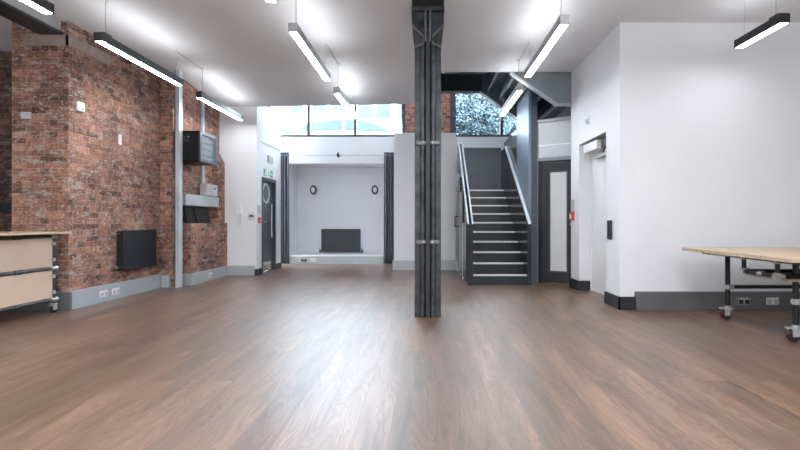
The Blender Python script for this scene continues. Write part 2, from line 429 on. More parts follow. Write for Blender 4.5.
skirt('baseboard_right_wing', MB().box(2.375,2.40,5.575,6.03,0,.16).box(2.375,2.58,5.575,5.60,0,.16), 'black_skirt')
skirt('baseboard_right_wing_end', MB().box(2.375,2.40,7.10,7.525,0,.16).box(2.375,2.57,7.08,7.10,0,.16), 'black_skirt')
skirt('baseboard_right', box(2.58,6.9,5.54,5.60,0,.225), 'trunking_dark')
# ledge line on lobby wall
struct('trim_2', box(-3.44,-3.425,9.35,10.58,2.745,2.76), 'white_gloss')

# clerestory windows
def window(name, xs, x0, x1, z0, z1, Y):
    fr = MB()
    fr.box(x0,x1,Y-.05,Y+.08,z0,z0+.055); fr.box(x0,x1,Y,Y+.08,z1-.06,z1)
    for a, b in xs: fr.box(a,b,Y,Y+.08,z0,z1)
    f = struct(name, fr, 'frame')
    MB().box(x0+.01,x1-.01,Y+.035,Y+.045,z0+.03,z1-.03).build('pane', 'glass', f)
    return f
window('window_1', [(-5.0,-4.9),(-3.08,-3.01),(-1.875,-1.81),(-.65,-.56)], -5.0,-.56,3.25,4.7,11.56)
window('window_2', [(.59,.74),(1.885,1.955),(3.7,3.8)], .59,3.8,3.25,4.7,11.56)

# ------------------------------------------------------------------ doors
d = struct('door_1', box(-3.56,-3.48,9.42,10.16,.02,1.94), 'door_blue', bevel=.003)   # porthole door
fr = MB().box(-3.60,-3.425,9.36,9.42,0,2.02).box(-3.60,-3.425,10.16,10.22,0,2.02).box(-3.60,-3.425,9.42,10.16,1.95,2.02)
fr.build('door_frame', 'door_blue', d, bevel=.003)
MB().torus((-3.475,9.68,1.69),.20,.028,'x',32,8).build('porthole_ring', 'steel_light', d, smooth=True)
MB().lathe([(.19,-.004),(.19,.004)],(-3.476,9.68,1.69),'x',32).build('porthole_glass', 'porthole', d)
h = MB().tube((-3.42,9.90,.74),(-3.42,9.90,1.47),.016); h.tube((-3.42,9.90,.80),(-3.48,9.90,.80),.011).tube((-3.42,9.90,1.41),(-3.48,9.90,1.41),.011)
h.build('pull_handle', 'chrome', d, smooth=True)
MB().box(-3.48,-3.474,9.45,10.13,.04,.22).build('kick_plate', 'chrome', d)
MB().tube((-3.48,9.5,1.08),(-3.44,9.5,1.08),.02).tube((-3.44,9.5,1.08),(-3.44,9.63,1.08),.010).build('lever_handle', 'chrome', d, smooth=True)

# angled glazed screen with a dark door
Ax, Ay = 1.95, 8.0; ux, uy = .854, -.519
def scr(s, dd, z): return (Ax+ux*s+uy*dd*1.0, Ay+uy*s-ux*dd, z)      # dd>0 towards the room
def sb(*boxes):
    m = MB()
    for b in boxes: m.box(*b)
    return m.xf(scr)
S1 = .86
d = struct('door_2', sb((.075,.24,-.025,.02,.03,2.12),(.54,.80,-.025,.02,.03,2.12),(.24,.54,-.025,.02,.03,.22),(.24,.54,-.025,.02,1.96,2.12)), 'door_dark', bevel=.003)
sb((.225,.555,.015,.028,.205,.235),(.225,.555,.015,.028,1.945,1.975),(.225,.25,.015,.028,.235,1.945),(.53,.555,.015,.028,.235,1.945)).build('glazing_bead', 'door_blue', d)
sb((.24,.54,-.01,.012,.22,1.96)).build('frosted_pane', 'frost', d)
sb((0,.035,-.05,.035,0,2.88),(.035,S1,-.05,.035,2.83,2.885),(.035,S1,-.05,.035,2.155,2.215),(.80,S1,-.05,.035,0,2.16)).build('door_frame', 'steel_grey', d, bevel=.003)
sb((.035,.07,-.05,.03,0,2.155)).build('door_jamb', 'door_dark', d)
sb((.035,S1,-.01,.01,2.215,2.83)).build('transom_pane', 'frost2', d)
sb((.035,S1,.010,.014,2.42,2.44)).build('transom_reflection', 'white_gloss', d)  # reflected band on the glass, built as a white strip
m = MB().tube((.60,.02,1.04),(.60,.055,1.04),.018).tube((.60,.055,1.04),(.71,.055,1.04),.009); m.xf(scr); m.build('lever_handle', 'chrome', d, smooth=True)

# white door in the wing wall
d = struct('door_3', box(2.59,2.635,6.04,7.09,.015,2.10), 'white_gloss', bevel=.003)
MB().box(2.57,2.64,6.03,7.10,2.10,2.30).box(2.575,2.64,7.075,7.10,0,2.1).build('door_frame', 'white_gloss', d)
MB().box(2.43,2.57,6.46,6.99,2.14,2.27).build('door_closer', 'plastic_w', d, bevel=.006)
MB().box(2.50,2.57,6.06,6.46,2.14,2.27).build('closer_motor', 'plastic_b', d, bevel=.004)
MB().box(2.51,2.588,6.08,6.75,2.03,2.075).build('closer_track', 'plastic_g', d)
MB().tube((2.53,6.5,2.06),(2.50,6.3,2.15),.012).build('closer_arm', 'plastic_b', d)
MB().box(2.580,2.59,6.05,6.07,.1,2.05).build('edge_seal', 'plastic_g', d)

# ================================================================== STEELWORK
# central column
col_o = thing('steel_column', 'dark riveted steel column standing alone in the middle of the wooden floor', 'column', (.01,5.27,0))
cx, cy = .01, 5.27
def bead(xc, yc, r, a0, a1, n=8):
    return [(xc+r*math.cos(R(a0+(a1-a0)*i/n)), yc+r*math.sin(R(a0+(a1-a0)*i/n))) for i in range(n+1)]
front = [(-.15,-.09),(-.15,-.125),(-.098,-.125)] + bead(-.062,-.118,.032,190,350) + [(-.027,-.118),(-.022,-.145),(.022,-.145),(.027,-.118)] + bead(.062,-.118,.032,190,350) + [(.098,-.125),(.15,-.125),(.15,-.09),(.125,-.075)]
back = [(-x,-y) for x, y in front]
prof = [(cx+x, cy+y) for x, y in front+back]
MB().prism(prof,'z',0,3.30).build('shaft', 'column', col_o, smooth=True)
MB().box(cx-.02,cx+.02,cy-.150,cy-.142,.02,3.1).build('web_strip', 'beam', col_o)
hd = MB().prism([(cx-.155,3.10),(cx+.155,3.10),(cx+.183,3.36),(cx+.183,3.50),(cx-.183,3.50),(cx-.183,3.36)],'y',cy-.10,cy+.10)
hd.build('head_plate', 'column', col_o, bevel=.004)
MB().box(cx-.188,cx+.188,cy-.16,cy+.16,3.50,3.545).build('cap_plate', 'column', col_o, bevel=.004)
for s in (-1,1):
    MB().prism([(cx+s*.016,3.14),(cx+s*.038,3.14),(cx+s*.038,3.50),(cx+s*.016,3.50)],'y',cy-.16,cy-.10).build('rib', 'column_worn', col_o, bevel=.003)
    MB().prism([(cx+s*.183,3.355),(cx+s*.183,3.325),(cx+s*.05,3.185),(cx+s*.05,3.215)],'y',cy-.15,cy-.10).build('gusset', 'column_worn', col_o, bevel=.003)
    arc = [(cx+s*(.045+.105*t), 3.145-.045*math.sin(t*math.pi*.5)) for t in [i/8 for i in range(9)]]
    MB().prism(arc+[(x,z-.022) for x,z in reversed(arc)],'y',cy-.155,cy-.10).build('bracket', 'column_worn', col_o)
    for z in (.86,1.99):
        b = MB().box(cx+min(s*.022,s*.132),cx+max(s*.022,s*.132),cy-.158,cy-.115,z-.022,z+.022)
        c_ = b.build('clamp', 'column_worn', col_o, bevel=.006)
        MB().lathe([(.014,0),(.014,.012),(.006,.018)],(cx+s*.05,cy-.158,z),'y',8).xf(lambda x,y,zz: (x,2*(cy-.158)-y,zz)).build('bolt', 'fitting', c_)
tag(MB().prism([(-.17,3.545),(.19,3.545),(.19,3.57),(.10,3.57),(.10,3.575),(-.08,3.575),(-.08,3.57),(-.17,3.57)],'y',-4.7,5.43).build('steel_beam','column'), 'dark steel beam along the ceiling running over the column head', 'beam')
# left ceiling beam bedded in the brick pier
bm_ = thing('steel_beam', 'dark ceiling beam resting on the brick pier at upper left', 'beam', (-4.62,1.,3.41))
MB().box(-4.78,-4.49,-4.7,5.556,3.40,3.43).build('lower_flange', 'beam', bm_)
MB().box(-4.66,-4.52,-4.7,5.556,3.43,3.57).build('lit_web', 'beam_lit', bm_)
# left post
po = thing('steel_post', 'pale grey steel post standing against brick between the radiator and wall cabinet', 'post', (-4.16,7.42,0))
MB().box(-4.115,-4.065,7.36,7.375,0,CH).box(-4.10,-4.085,7.375,7.455,0,CH).build('flange', 'steel_light', po)
MB().box(-4.145,-4.115,7.385,7.465,0,CH).build('web_shadow', 'steel_mid', po)  # shadow beside the web, built as a darker strip
MB().box(-4.065,-4.055,7.36,7.465,0,CH).build('outer_plate', 'steel_light', po)
MB().box(-4.16,-4.05,7.35,7.468,0,.012).build('base_plate', 'steel_grey', po)

# lower staircase
st = thing('staircase', 'dark charcoal steel staircase with pale nosings and solid balustrades', 'stairs', (1.25,7.75,0))
rz, g, Y1 = .18, .257, 7.75
for k in range(1,11):
    y = Y1+(k-1)*g
    s_ = MB().box(.79,1.72,y+.012,y+g+.03 if k<10 else 11.4,(k-1)*rz,k*rz-.003).build('step', 'steel_dark', st)
    MB().box(.80,1.718,y,y+.05,k*rz-.028,k*rz).build('nosing', 'nosing', s_)
def bal(x0, x1, top):
    return MB().prism([(7.72,0),(7.72,1.06),(10.02,top),(10.45,top),(10.45,0)],'x',x0,x1)
b1 = bal(.70,.79,2.82).build('balustrade', 'steel_dark', st)
b2 = bal(1.72,1.79,2.72).build('balustrade', 'steel_dark', st)
def rail(x0, x1, z1, par):
    MB().prism([(7.715,1.045),(7.715,1.085),(10.02,z1+.045),(10.02,z1+.005)],'x',x0,x1).build('handrail','handrail',par,bevel=.003)
rail(.695,.722,2.82,b1); rail(.768,.795,2.82,b1); rail(1.735,1.785,2.72,b2)
MB().box(.72,.77,7.70,7.72,0,1.06).build('end_post','steel_dark',b1)
MB().box(.70,1.79,7.735,7.765,0,.045).build('base_plate','steel_dark',st)
MB().box(.79,1.72,10.45,10.50,1.8,2.80).build('landing_panel','steel_mid',st)
MB().box(1.792,1.84,9.0,10.5,0,2.93).build('side_panel','steel_dark',st)
for y0,y1 in ((7.80,8.52),(8.60,9.15),(9.22,9.95)):
    p = MB().box(.675,.70,y0,y1,.06,min(2.0,1.0+(y0-7.72)*.77)).build('cupboard_door','steel_dark',st)
    MB().box(.668,.70,y1+.02,y1+.034,.0,1.0+(y0-7.72)*.77).build('edge_strip','handrail',p)
MB().path([(.675,9.85,.98),(.61,9.85,.98),(.61,9.85,1.20),(.675,9.85,1.20)],.012).build('pull_handle','plastic_b',st)
MB().box(.62,.70,9.3,9.5,1.74,1.80).box(.60,.64,9.3,9.34,1.70,1.80).build('rail_bracket','fitting',st)
# tall steel fin beside stair
fin = thing('steel_pillar', 'tall blue-grey steel panel standing between the stair and the dark glazed door', 'pillar', (1.86,8.4,0))
MB().box(1.795,1.84,7.95,9.0,0,3.62).build('face_plate','steel_fin',fin,bevel=.003)  # light reflected by this side is put into its paler blue-grey
MB().box(1.84,1.945,7.94,8.05,0,3.62).build('edge_channel','steel_mid',fin,bevel=.003)
# upper flight
us = thing('staircase', 'grey steel upper flight seen from below through the ceiling opening', 'stairs', (1.6,8.4,3.0))
MB().prism([(1.34,3.60),(1.40,3.55),(2.16,3.03),(2.395,3.03),(2.395,4.7),(.2,4.7),(.2,3.60)],'y',7.50,7.53).build('stringer','steel_grey',us)
MB().prism([(1.38,3.555),(2.155,3.022),(2.395,3.022),(2.395,3.045),(2.165,3.045),(1.40,3.575)],'y',7.44,7.56).build('flange','steel_light',us)
zf = lambda x: 3.55-.70*(x-1.4)
MB().prism([(1.09,3.73),(2.05,3.73-.70*.96),(2.05,4.5),(1.09,4.5)],'y',9.26,9.30).build('stringer','steel_mid',us)
MB().prism([(1.07,3.735),(1.09,3.715),(2.05,3.04),(2.05,3.065),(1.10,3.745)],'y',9.18,9.32).build('flange','steel_light',us)
MB().box(.2,1.12,9.2,9.28,3.73,4.12).build('landing_beam','steel_dark',us)
MB().box(.2,1.12,9.16,9.3,3.73,3.75).build('flange','steel_mid',us)
MB().box(.12,1.25,7.56,9.2,4.10,4.16).build('landing_soffit','steel_mid',us)
for k in range(5):
    x = 1.25+.24*k
    MB().prism([(x,zf(x)+.16),(x+.28,zf(x)+.16),(x+.28,zf(x)+.13),(x+.03,zf(x)+.13),(x+.03,zf(x)+.34),(x,zf(x)+.34)],'y',7.56,9.26).build('step','steel_mid' if k<2 else 'void',us)  # later steps coloured near black to stand for shade under the stringer
    MB().box(x-.02,x+.02,7.56,9.2,zf(x)+.085,zf(x)+.13).build('step_angle','steel_grey',us)
MB().box(.15,.9,8.4,8.46,3.88,4.10).build('cross_beam','steel_dark',us)

# ================================================================== PENDANT LIGHTS
LZ = 3.07    # underside of the diffuser
def make_light(name, label, loc, length, back_wire_z, feed=None, group='pendant strip lights under the ceiling', dark=True):
    """origin: underside centre of the near end; runs away along +Y"""
    hm = 'fixture' if dark else 'fixture_grey'
    t = thing(name, label, 'lamp', loc, group)
    x, y, z = loc; w = .045
    MB().box(x-w,x-w+.008,y,y+length,z+.004,z+.095).box(x+w-.008,x+w,y,y+length,z+.004,z+.095).box(x-w,x+w,y,y+length,z+.045,z+.05).build('housing', hm, t)
    MB().box(x-w-.002,x+w+.002,y-.012,y,z,z+.098).build('end_cap', hm, t, bevel=.003)
    MB().box(x-w-.002,x+w+.002,y+length,y+length+.012,z,z+.098).build('end_cap', hm, t, bevel=.003)
    MB().box(x-w+.009,x+w-.009,y+.004,y+length-.004,z,z+.02).build('diffuser','lamp',t)
    MB().box(x-w+.009,x+w-.009,y+.004,y+length-.004,z+.075,z+.09).build('uplight','uplamp',t)
    MB().box(x-.03,x+.03,y+.05,y+.17,z+.09,z+.125).build('hanger', hm, t, bevel=.004)
    MB().box(x-.02,x+.02,y+length-.12,y+length-.06,z+.09,z+.11).build('hanger', hm, t, bevel=.004)
    MB().tube((x,y+.11,z+.12),(x,y+.11,CH),.0045,6).build('suspension_wire','wire',t)
    MB().tube((x,y+length-.09,z+.105),(x,y+length-.09,back_wire_z),.0022,6).build('suspension_wire','wire',t)
    MB().lathe([(.028,0),(.028,.02)],(x,y+.11,CH-.02),'z',12).build('ceiling_rose','plastic_w',t)
    if feed:
        MB().tube((x,y+.11,CH-.006),(x,y+.11-feed,CH-.006),.006,6).build('feed_cable','wire',t)
        MB().lathe([(.02,0),(.02,.014)],(x,y+.11-feed,CH-.014),'z',10).build('cable_clip','plastic_w',t)
    return t
def light_lamp(x, y, L_): pass
P_ = make_light('pendant_light', 'black strip pendant light in front of the brick wall, lit over the radiator', (-3.60,4.93,LZ), 1.62, CH)
Q = copy_tree(P_); Q.location = (-3.60,2.66,LZ); Q['label'] = 'black strip pendant light cut by the upper left frame edge, beside the dark beam'
make_light('pendant_light', 'black strip pendant light nearest the white rear wall left of the lobby door', (-3.65,7.20,LZ), 1.62, 3.44, feed=.76)
P2 = make_light('pendant_light', 'grey strip pendant light hanging left of the steel column, the larger of the two there', (-1.40,4.70,LZ), 1.62, CH, dark=False)
Q = copy_tree(P2); Q.location = (-1.40,2.44,LZ); Q['label'] = 'strip pendant light of which only the end tip shows at the top edge'
make_light('pendant_light', 'grey strip pendant light hanging before the clerestory window left of the column', (-1.40,6.96,LZ), 1.66, 3.48, feed=.74, dark=False)
make_light('pendant_light', 'grey strip pendant light hanging right of the steel column, the larger of the two there', (1.38,4.52,LZ), 1.64, CH, dark=False)
make_light('pendant_light', 'grey strip pendant light hanging in front of the upper flight of stairs', (1.41,6.80,LZ), 1.62, 3.62, feed=.74, dark=False)
make_light('pendant_light', 'short black strip pendant light in front of the plain right wall', (3.56,4.48,LZ), .66, CH)

# ================================================================== LEFT WALL FITTINGS
rd = thing('radiator', 'flat black panel radiator on the brick wall at left', 'radiator', (-4.35,6.8,.39))
MB().box(-4.345,-4.325,6.40,7.20,.39,.965).build('front_panel','radiator',rd,bevel=.006)
MB().box(-4.415,-4.345,6.405,7.195,.40,.955).build('body','rad_side',rd,bevel=.004)
for y_ in (6.55,7.0): MB().box(-4.43,-4.415,y_,y_+.07,.45,.90).build('wall_bracket','rad_side',rd)
MB().lathe([(.018,0),(.018,.05)],(-4.375,6.395,.44),'y',10).xf(lambda x,y,z:(x,2*6.395-y,z)).build('valve','chrome',rd)
MB().lathe([(.014,0),(.014,.01)],(-4.375,6.395,.92),'y',10).xf(lambda x,y,z:(x,2*6.395-y,z)).build('bleed_plug','chrome',rd)

sb_ = thing('wall_sensor', 'small white sensor box high on the brick corner', 'sensor', (-4.43,5.72,2.50))
MB().box(-4.43,-4.39,5.67,5.78,2.49,2.615).build('case','plastic_w',sb_,bevel=.012)
MB().box(-4.392,-4.386,5.70,5.75,2.505,2.54).build('lens','plastic_g',sb_)
tag(box(-4.435,-4.415,6.45,6.51,2.20,2.345).build('wall_plate','plastic_w',bevel=.003), 'narrow white blanking plate on the brick wall above the radiator', 'plate')
tag(box(-5.01,-4.885,5.545,5.565,2.36,2.445).build('cover_plate','plastic_g',bevel=.003), 'weathered grey cover plate on the front of the brick pier', 'plate')
tag(box(-6.65,-5.6,6.44,6.54,1.24,1.36).build('wall_rail','plastic_b',bevel=.004), 'black rail fixed in the dark alcove at the left edge', 'rail')

def socket(label, loc, axis, dark=False):
    """double socket plate; axis 'x' faces +X, 'y' faces -Y"""
    x, y, z = loc
    t = thing('power_socket', label, 'socket', loc, 'double sockets in the metal trunking')
    def bx(a0,a1,d0,d1,z0,z1):
        return (x+d0,x+d1,y+a0,y+a1,z+z0,z+z1) if axis=='x' else (x+a0,x+a1,y-d1,y-d0,z+z0,z+z1)
    MB().box(*bx(-.075,.075,0,.008,-.043,.043)).build('face_plate','chrome' if dark else 'plastic_w',t,bevel=.002)
    for s in (-1,1):
        MB().box(*bx(s*.038-.026,s*.038+.026,.008,.011,-.034,.018)).build('outlet','plastic_b' if dark else 'plastic_g',t)
        MB().box(*bx(s*.025-.008,s*.025+.008,.008,.013,.024,.037)).build('switch','plastic_w',t)
    return t
socket('double socket in the grey trunking under the brick wall, nearest the plywood cart', (-4.385,6.10,.115), 'x')
socket('double socket in the grey trunking just left of the black radiator', (-4.385,6.34,.115), 'x')
socket('double socket in the trunking below the dwarf brick wall', (-4.0,8.30,.105), 'x')
socket('left of the two sockets below the recessed slate radiator', (-3.13,11.46,.10), 'y', True)
socket('right of the two sockets below the recessed slate radiator', (-2.90,11.46,.10), 'y')
socket('left of the two sockets in dark trunking behind the table', (3.90,5.54,.115), 'y', True)
socket('right of the two sockets in dark trunking behind the table', (4.25,5.54,.115), 'y')

# network cabinet
nc = thing('wall_cabinet', 'black wall-hung equipment cabinet with glass door high on the brick', 'cabinet', (-4.0,7.76,2.09))
MB().box(-4.20,-3.79,7.47,7.485,2.09,2.60).box(-4.20,-3.79,8.055,8.07,2.09,2.60).box(-4.20,-3.79,7.47,8.07,2.585,2.60).box(-4.20,-3.79,7.47,8.07,2.09,2.105).box(-4.20,-4.18,7.47,8.07,2.09,2.6).build('case','rack',nc)
dr = MB().box(-3.79,-3.76,7.47,7.53,2.09,2.60).box(-3.79,-3.76,8.01,8.07,2.09,2.60).box(-3.79,-3.76,7.53,8.01,2.55,2.60).box(-3.79,-3.76,7.53,8.01,2.09,2.14).build('door','rack_frame',nc,bevel=.003)
MB().box(-3.782,-3.774,7.52,8.02,2.13,2.56).build('glass','glass_dark',dr)
for i in range(4):
    MB().box(-4.10,-3.83,7.52,8.02,2.14+i*.105,2.21+i*.105).build('equipment','equip',nc,bevel=.004)
for yy in (7.6,): MB().lathe([(.012,0),(.012,.004)],(-3.96,7.466,2.5),'y',8).build('lock','fitting',nc)
MB().box(-4.05,-3.95,7.465,7.47,2.42,2.50).build('vent','rad_side',nc)
# conduit, isolator, lintel
tag(MB().box(-4.20,-4.165,8.35,8.43,1.79,3.45).build('cable_conduit','steel_light'), 'pale grey vertical conduit on brick behind the wall cabinet', 'conduit')
ib = thing('isolator_box', 'grey switch box standing on the pale steel lintel', 'box', (-4.1,8.38,1.565))
MB().box(-4.165,-4.04,8.24,8.68,1.565,1.785).build('case','plastic_g',ib,bevel=.005)
MB().box(-4.04,-4.03,8.26,8.66,1.58,1.77).build('lid','steel_light',ib,bevel=.003)
MB().lathe([(.018,0),(.018,.012)],(-4.03,8.54,1.71),'x',10).build('knob','plastic_b',ib)
tag(box(-4.45,-4.07,7.60,8.80,1.37,1.56).build('lintel','steel_light',bevel=.004), 'pale grey steel lintel over the brick recess', 'lintel')
def leaning(name, label, y0, y1, h):
    m = MB().box(0,.018,y0,y1,0,h)
    m.xf(lambda x,y,z: (-4.13+x*.98-z*.17, y-z*.10, 1.061+z*.98+x*.17))
    o = m.build(name,'rack',bevel=.002); return tag(o,label,'panel','black panels leaning in the brick recess')
leaning('leaning_panel','left black panel leaning in the brick recess under the lintel',7.74,8.00,.29)
leaning('leaning_panel','right black panel leaning in the brick recess under the lintel',8.06,8.56,.29)

# white rear wall: intercom, sign, call point
ic = thing('intercom', 'white wall intercom handset with hanging cord on the white wall', 'intercom', (-3.78,9.1,1.2))
MB().box(-3.825,-3.735,9.075,9.1,1.25,1.45).build('base','plastic_w',ic,bevel=.006)
MB().prism([(-3.82,1.22),(-3.775,1.22),(-3.775,1.27),(-3.79,1.29),(-3.79,1.41),(-3.775,1.43),(-3.775,1.48),(-3.82,1.48)],'y',9.03,9.073).build('handset','white_gloss',ic,bevel=.006)
MB().path([(-3.80,9.06,1.22),(-3.795,9.07,1.10),(-3.78,9.08,1.02),(-3.765,9.09,1.06),(-3.76,9.09,1.23)],.006).build('cord','plastic_g',ic)
sg = thing('wall_sign', 'small grey sign with a dark symbol on the white wall beside the lobby door', 'sign', (-3.55,9.1,1.12))
MB().box(-3.62,-3.48,9.092,9.1,1.12,1.25).build('plate','sign_grey',sg)
MB().prism([(-3.60,1.185),(-3.50,1.185),(-3.505,1.205),(-3.53,1.222),(-3.565,1.222),(-3.59,1.205)],'y',9.088,9.092).build('symbol','plastic_b',sg)
MB().box(-3.60,-3.50,9.089,9.092,1.155,1.165).box(-3.60,-3.50,9.089,9.092,1.138,1.146).build('text_lines','plastic_g',sg)
cp = thing('call_point', 'red fire call point on the white corner by the porthole door', 'alarm', (-3.43,9.22,1.08),'red call points')
MB().box(-3.44,-3.395,9.15,9.25,1.06,1.17).build('case','red',cp,bevel=.006)
MB().box(-3.398,-3.392,9.175,9.225,1.09,1.14).build('glass','plastic_w',cp)
tag(box(-3.44,-3.41,9.15,9.23,1.26,1.42).build('reader','plastic_g',bevel=.004), 'pale grey access reader above the call point on the white corner', 'reader')
ex = thing('exit_sign', 'small green and white exit sign over the porthole door', 'sign', (-3.43,9.75,2.06))
MB().box(-3.44,-3.43,9.46,10.02,2.05,2.21).build('plate','plastic_w',ex)
# running figure, arrow, doorway
e = MB()
e.box(-3.43,-3.427,9.48,9.64,2.06,2.20); e.box(-3.43,-3.427,9.84,10.0,2.06,2.20)
e.build('green_field','green',ex)
f = MB(); X0, X1 = -3.427,-3.4255
f.prism([(9.85,2.125),(9.90,2.085),(9.90,2.115),(9.98,2.115),(9.98,2.135),(9.90,2.135),(9.90,2.165)],'x',X0,X1)
f.box(X0,X1,9.58,9.63,2.07,2.19)
f.lathe([(.013,X0+3.427),(.013,X1+3.427)],(-3.427,9.54,2.18),'x',10)
f.prism([(9.52,2.12),(9.55,2.165),(9.57,2.16),(9.55,2.12),(9.57,2.075),(9.555,2.07),(9.535,2.105),(9.505,2.07),(9.49,2.075)],'x',X0,X1)
f.build('pictogram','plastic_w',ex)
g_ = MB()
g_.lathe([(.014,0),(.014,.0015)],(-3.43,9.75,2.18),'x',10)
g_.prism([(9.73,2.12),(9.735,2.16),(9.775,2.16),(9.77,2.12),(9.80,2.07),(9.785,2.065),(9.75,2.105),(9.71,2.065),(9.695,2.07)],'x',-3.43,-3.4285)
g_.build('running_figure','green',ex)
em = thing('emergency_light', 'grey square emergency light above the exit sign', 'lamp', (-3.44,9.85,2.36))
MB().box(-3.44,-3.41,9.70,9.99,2.36,2.52).build('case','plastic_g',em,bevel=.006)
MB().box(-3.412,-3.405,9.73,9.96,2.385,2.495).build('diffuser','frost2',em)

# ================================================================== NICHE
rd2 = thing('radiator', 'slate grey panel radiator in the white recess at the back', 'radiator', (-2.32,12.2,.26))
MB().box(-2.86,-1.80,12.17,12.20,.27,.885).build('front_panel','rad_grey',rd2,bevel=.008)
MB().box(-2.85,-1.81,12.20,12.26,.28,.875).build('body','rad_side',rd2,bevel=.004)
for x_ in (-2.6,-2.1): MB().box(x_,x_+.1,12.26,12.30,.35,.8).build('wall_bracket','rad_side',rd2)
for x in (-2.90,-1.76):
    v = MB().lathe([(.028,0),(.028,.05),(.018,.07),(.024,.10)],(x,12.22,.24),'z',12).tube((x,12.22,.27),(x+(.05 if x<-2 else -.05),12.22,.30),.014)
    v.build('valve','steel_mid',rd2)
    MB().tube((x,12.22,.22),(x,12.22,.26),.010).build('pipe','chrome',rd2)
for x, lab in ((-3.10,'left round grey bulkhead light in the white recess'),(-1.42,'right round grey bulkhead light in the white recess')):
    t = thing('wall_light', lab, 'lamp', (x,12.3,1.85), 'round lights in the white recess')
    sq = lambda px,py,pz: (x+(px-x)*.72, py, pz)
    MB().lathe([(.125,0),(.125,-.05),(.11,-.07),(.080,-.075)],(x,12.3,1.95),'y',24).xf(sq).build('bezel','rad_grey',t,smooth=True)
    MB().lathe([(.080,-.07),(.07,-.09),(.03,-.105)],(x,12.3,1.95),'y',20).xf(sq).build('lens','plastic_w',t,smooth=True)
pl_ = thing('curtain_pole', 'thin steel curtain pole across the white recess wall', 'pole', (-2.3,11.3,2.75))
MB().tube((-3.85,11.3,2.755),(-.76,11.3,2.755),.013,10).build('pole','steel_light',pl_,smooth=True)
MB().box(-2.25,-2.21,11.28,11.5,2.74,2.77).lathe([(.035,0),(.035,.05)],(-2.23,11.262,2.755),'y',14).box(-2.245,-2.215,11.27,11.31,2.69,2.82).build('bracket','plastic_b',pl_)
def curtain(x0, x1, label, folds):
    pts = []; n = folds*10
    for i in range(n+1):
        t = i/n; pts.append((x0+(x1-x0)*t, 11.30+.045*math.sin(t*folds*2*math.pi)+.012*math.sin(t*17)))
    mb = MB(); rows = 14; vs = []
    for r in range(rows+1):
        z = 2.82-(2.82-.03)*r/rows; fl = 1+.10*math.sin(r*.5)*(r/rows)
        xm = (x0+x1)/2
        for (x,y) in pts: vs.append((xm+(x-xm)*(1+.08*r/rows), 11.30+(y-11.30)*fl, z))
    w = n+1; fs = [(r*w+i,r*w+i+1,(r+1)*w+i+1,(r+1)*w+i) for r in range(rows) for i in range(n)]
    mb.add(vs, fs); o = mb.build('curtain','curtain',smooth=True,recalc=False)
    s = o.modifiers.new('thick','SOLIDIFY'); s.thickness = .008
    return tag(o,label,'curtain','charcoal curtains at the white recess')
curtain(-3.74,-3.47,'dark charcoal curtain gathered beside the porthole door',4)
curtain(-1.08,-.83,'dark charcoal curtain gathered beside the white pier right of the recess',4)

# ================================================================== RIGHT WING FITTINGS
t = thing('wall_sensor', 'small pale sensor high on the white wing wall above the white door', 'sensor', (2.40,6.67,2.55))
MB().box(2.375,2.40,6.63,6.72,2.54,2.64).build('base','plastic_w',t,bevel=.006)
MB().lathe([(.035,0),(.03,-.02),(.012,-.03)],(2.375,6.675,2.585),'x',16).build('lens','plastic_g',t,smooth=True)
tag(box(2.37,2.40,5.83,5.93,.86,1.11).build('control_plate','black_skirt',bevel=.004), 'dark vertical control plate on the white wing wall right of the white door', 'switch')
t = thing('call_point', 'red fire call point on the edge of the white wing wall', 'alarm', (2.4,7.38,1.1),'red call points')
MB().box(2.355,2.40,7.32,7.45,1.11,1.25).build('case','red',t,bevel=.006)
MB().box(2.349,2.356,7.35,7.42,1.14,1.21).build('glass','plastic_w',t)
tag(box(2.365,2.40,7.33,7.41,1.27,1.45).build('reader','trunking',bevel=.004), 'blue-grey access reader above the call point on the wing wall', 'reader')

# ================================================================== CART
ct = thing('plywood_cart', 'low pipe-framed cart with two pale plywood panels at the left edge', 'cart', (-4.85,4.4,0))
MB().box(-5.20,-4.34,3.1,5.50,.948,.972).build('top_board','table_wood',ct,bevel=.003)
xr = -4.48
for z in (.918,.535,.16):
    MB().tube((xr,3.2,z),(xr,5.40,z),.019,12).build('rail','pipe_grey',ct,smooth=True)
    MB().tube((-5.15,5.40,z),(xr,5.40,z),.019,12).build('rail','pipe_grey',ct,smooth=True)
    for y in (4.92,5.40):
        MB().tube((xr,y-.045,z),(xr,y+.045,z),.027,12).build('fitting','fitting' if y>5 else 'pipe_grey',ct,smooth=True)
for x,y in ((xr,5.40),(-5.15,5.40),(xr,3.2),(-5.15,3.2)):
    MB().tube((x,y,.10),(x,y,.945),.019,12).build('leg','pipe_grey',ct,smooth=True)
    c_ = MB().box(x-.022,x+.022,y-.03,y+.03,.085,.115).box(x-.026,x-.020,y-.03,y+.025,.035,.10).box(x+.020,x+.026,y-.03,y+.025,.035,.10).build('caster','fitting',ct)
    MB().lathe([(.045,-.016),(.048,-.008),(.048,.008),(.045,.016)],(x,y,.048),'x',18).build('wheel','plastic_b',c_,smooth=True)
MB().box(xr-.006,xr+.006,3.22,5.375,.558,.895).build('panel','ply',ct)
MB().box(xr-.006,xr+.006,3.22,5.375,.185,.512).build('panel','ply',ct)
for z in (.25,.44,.64,.83):
    MB().box(xr+.0,xr+.024,5.36,5.40,z-.02,z+.02).build('clip','fitting',ct)

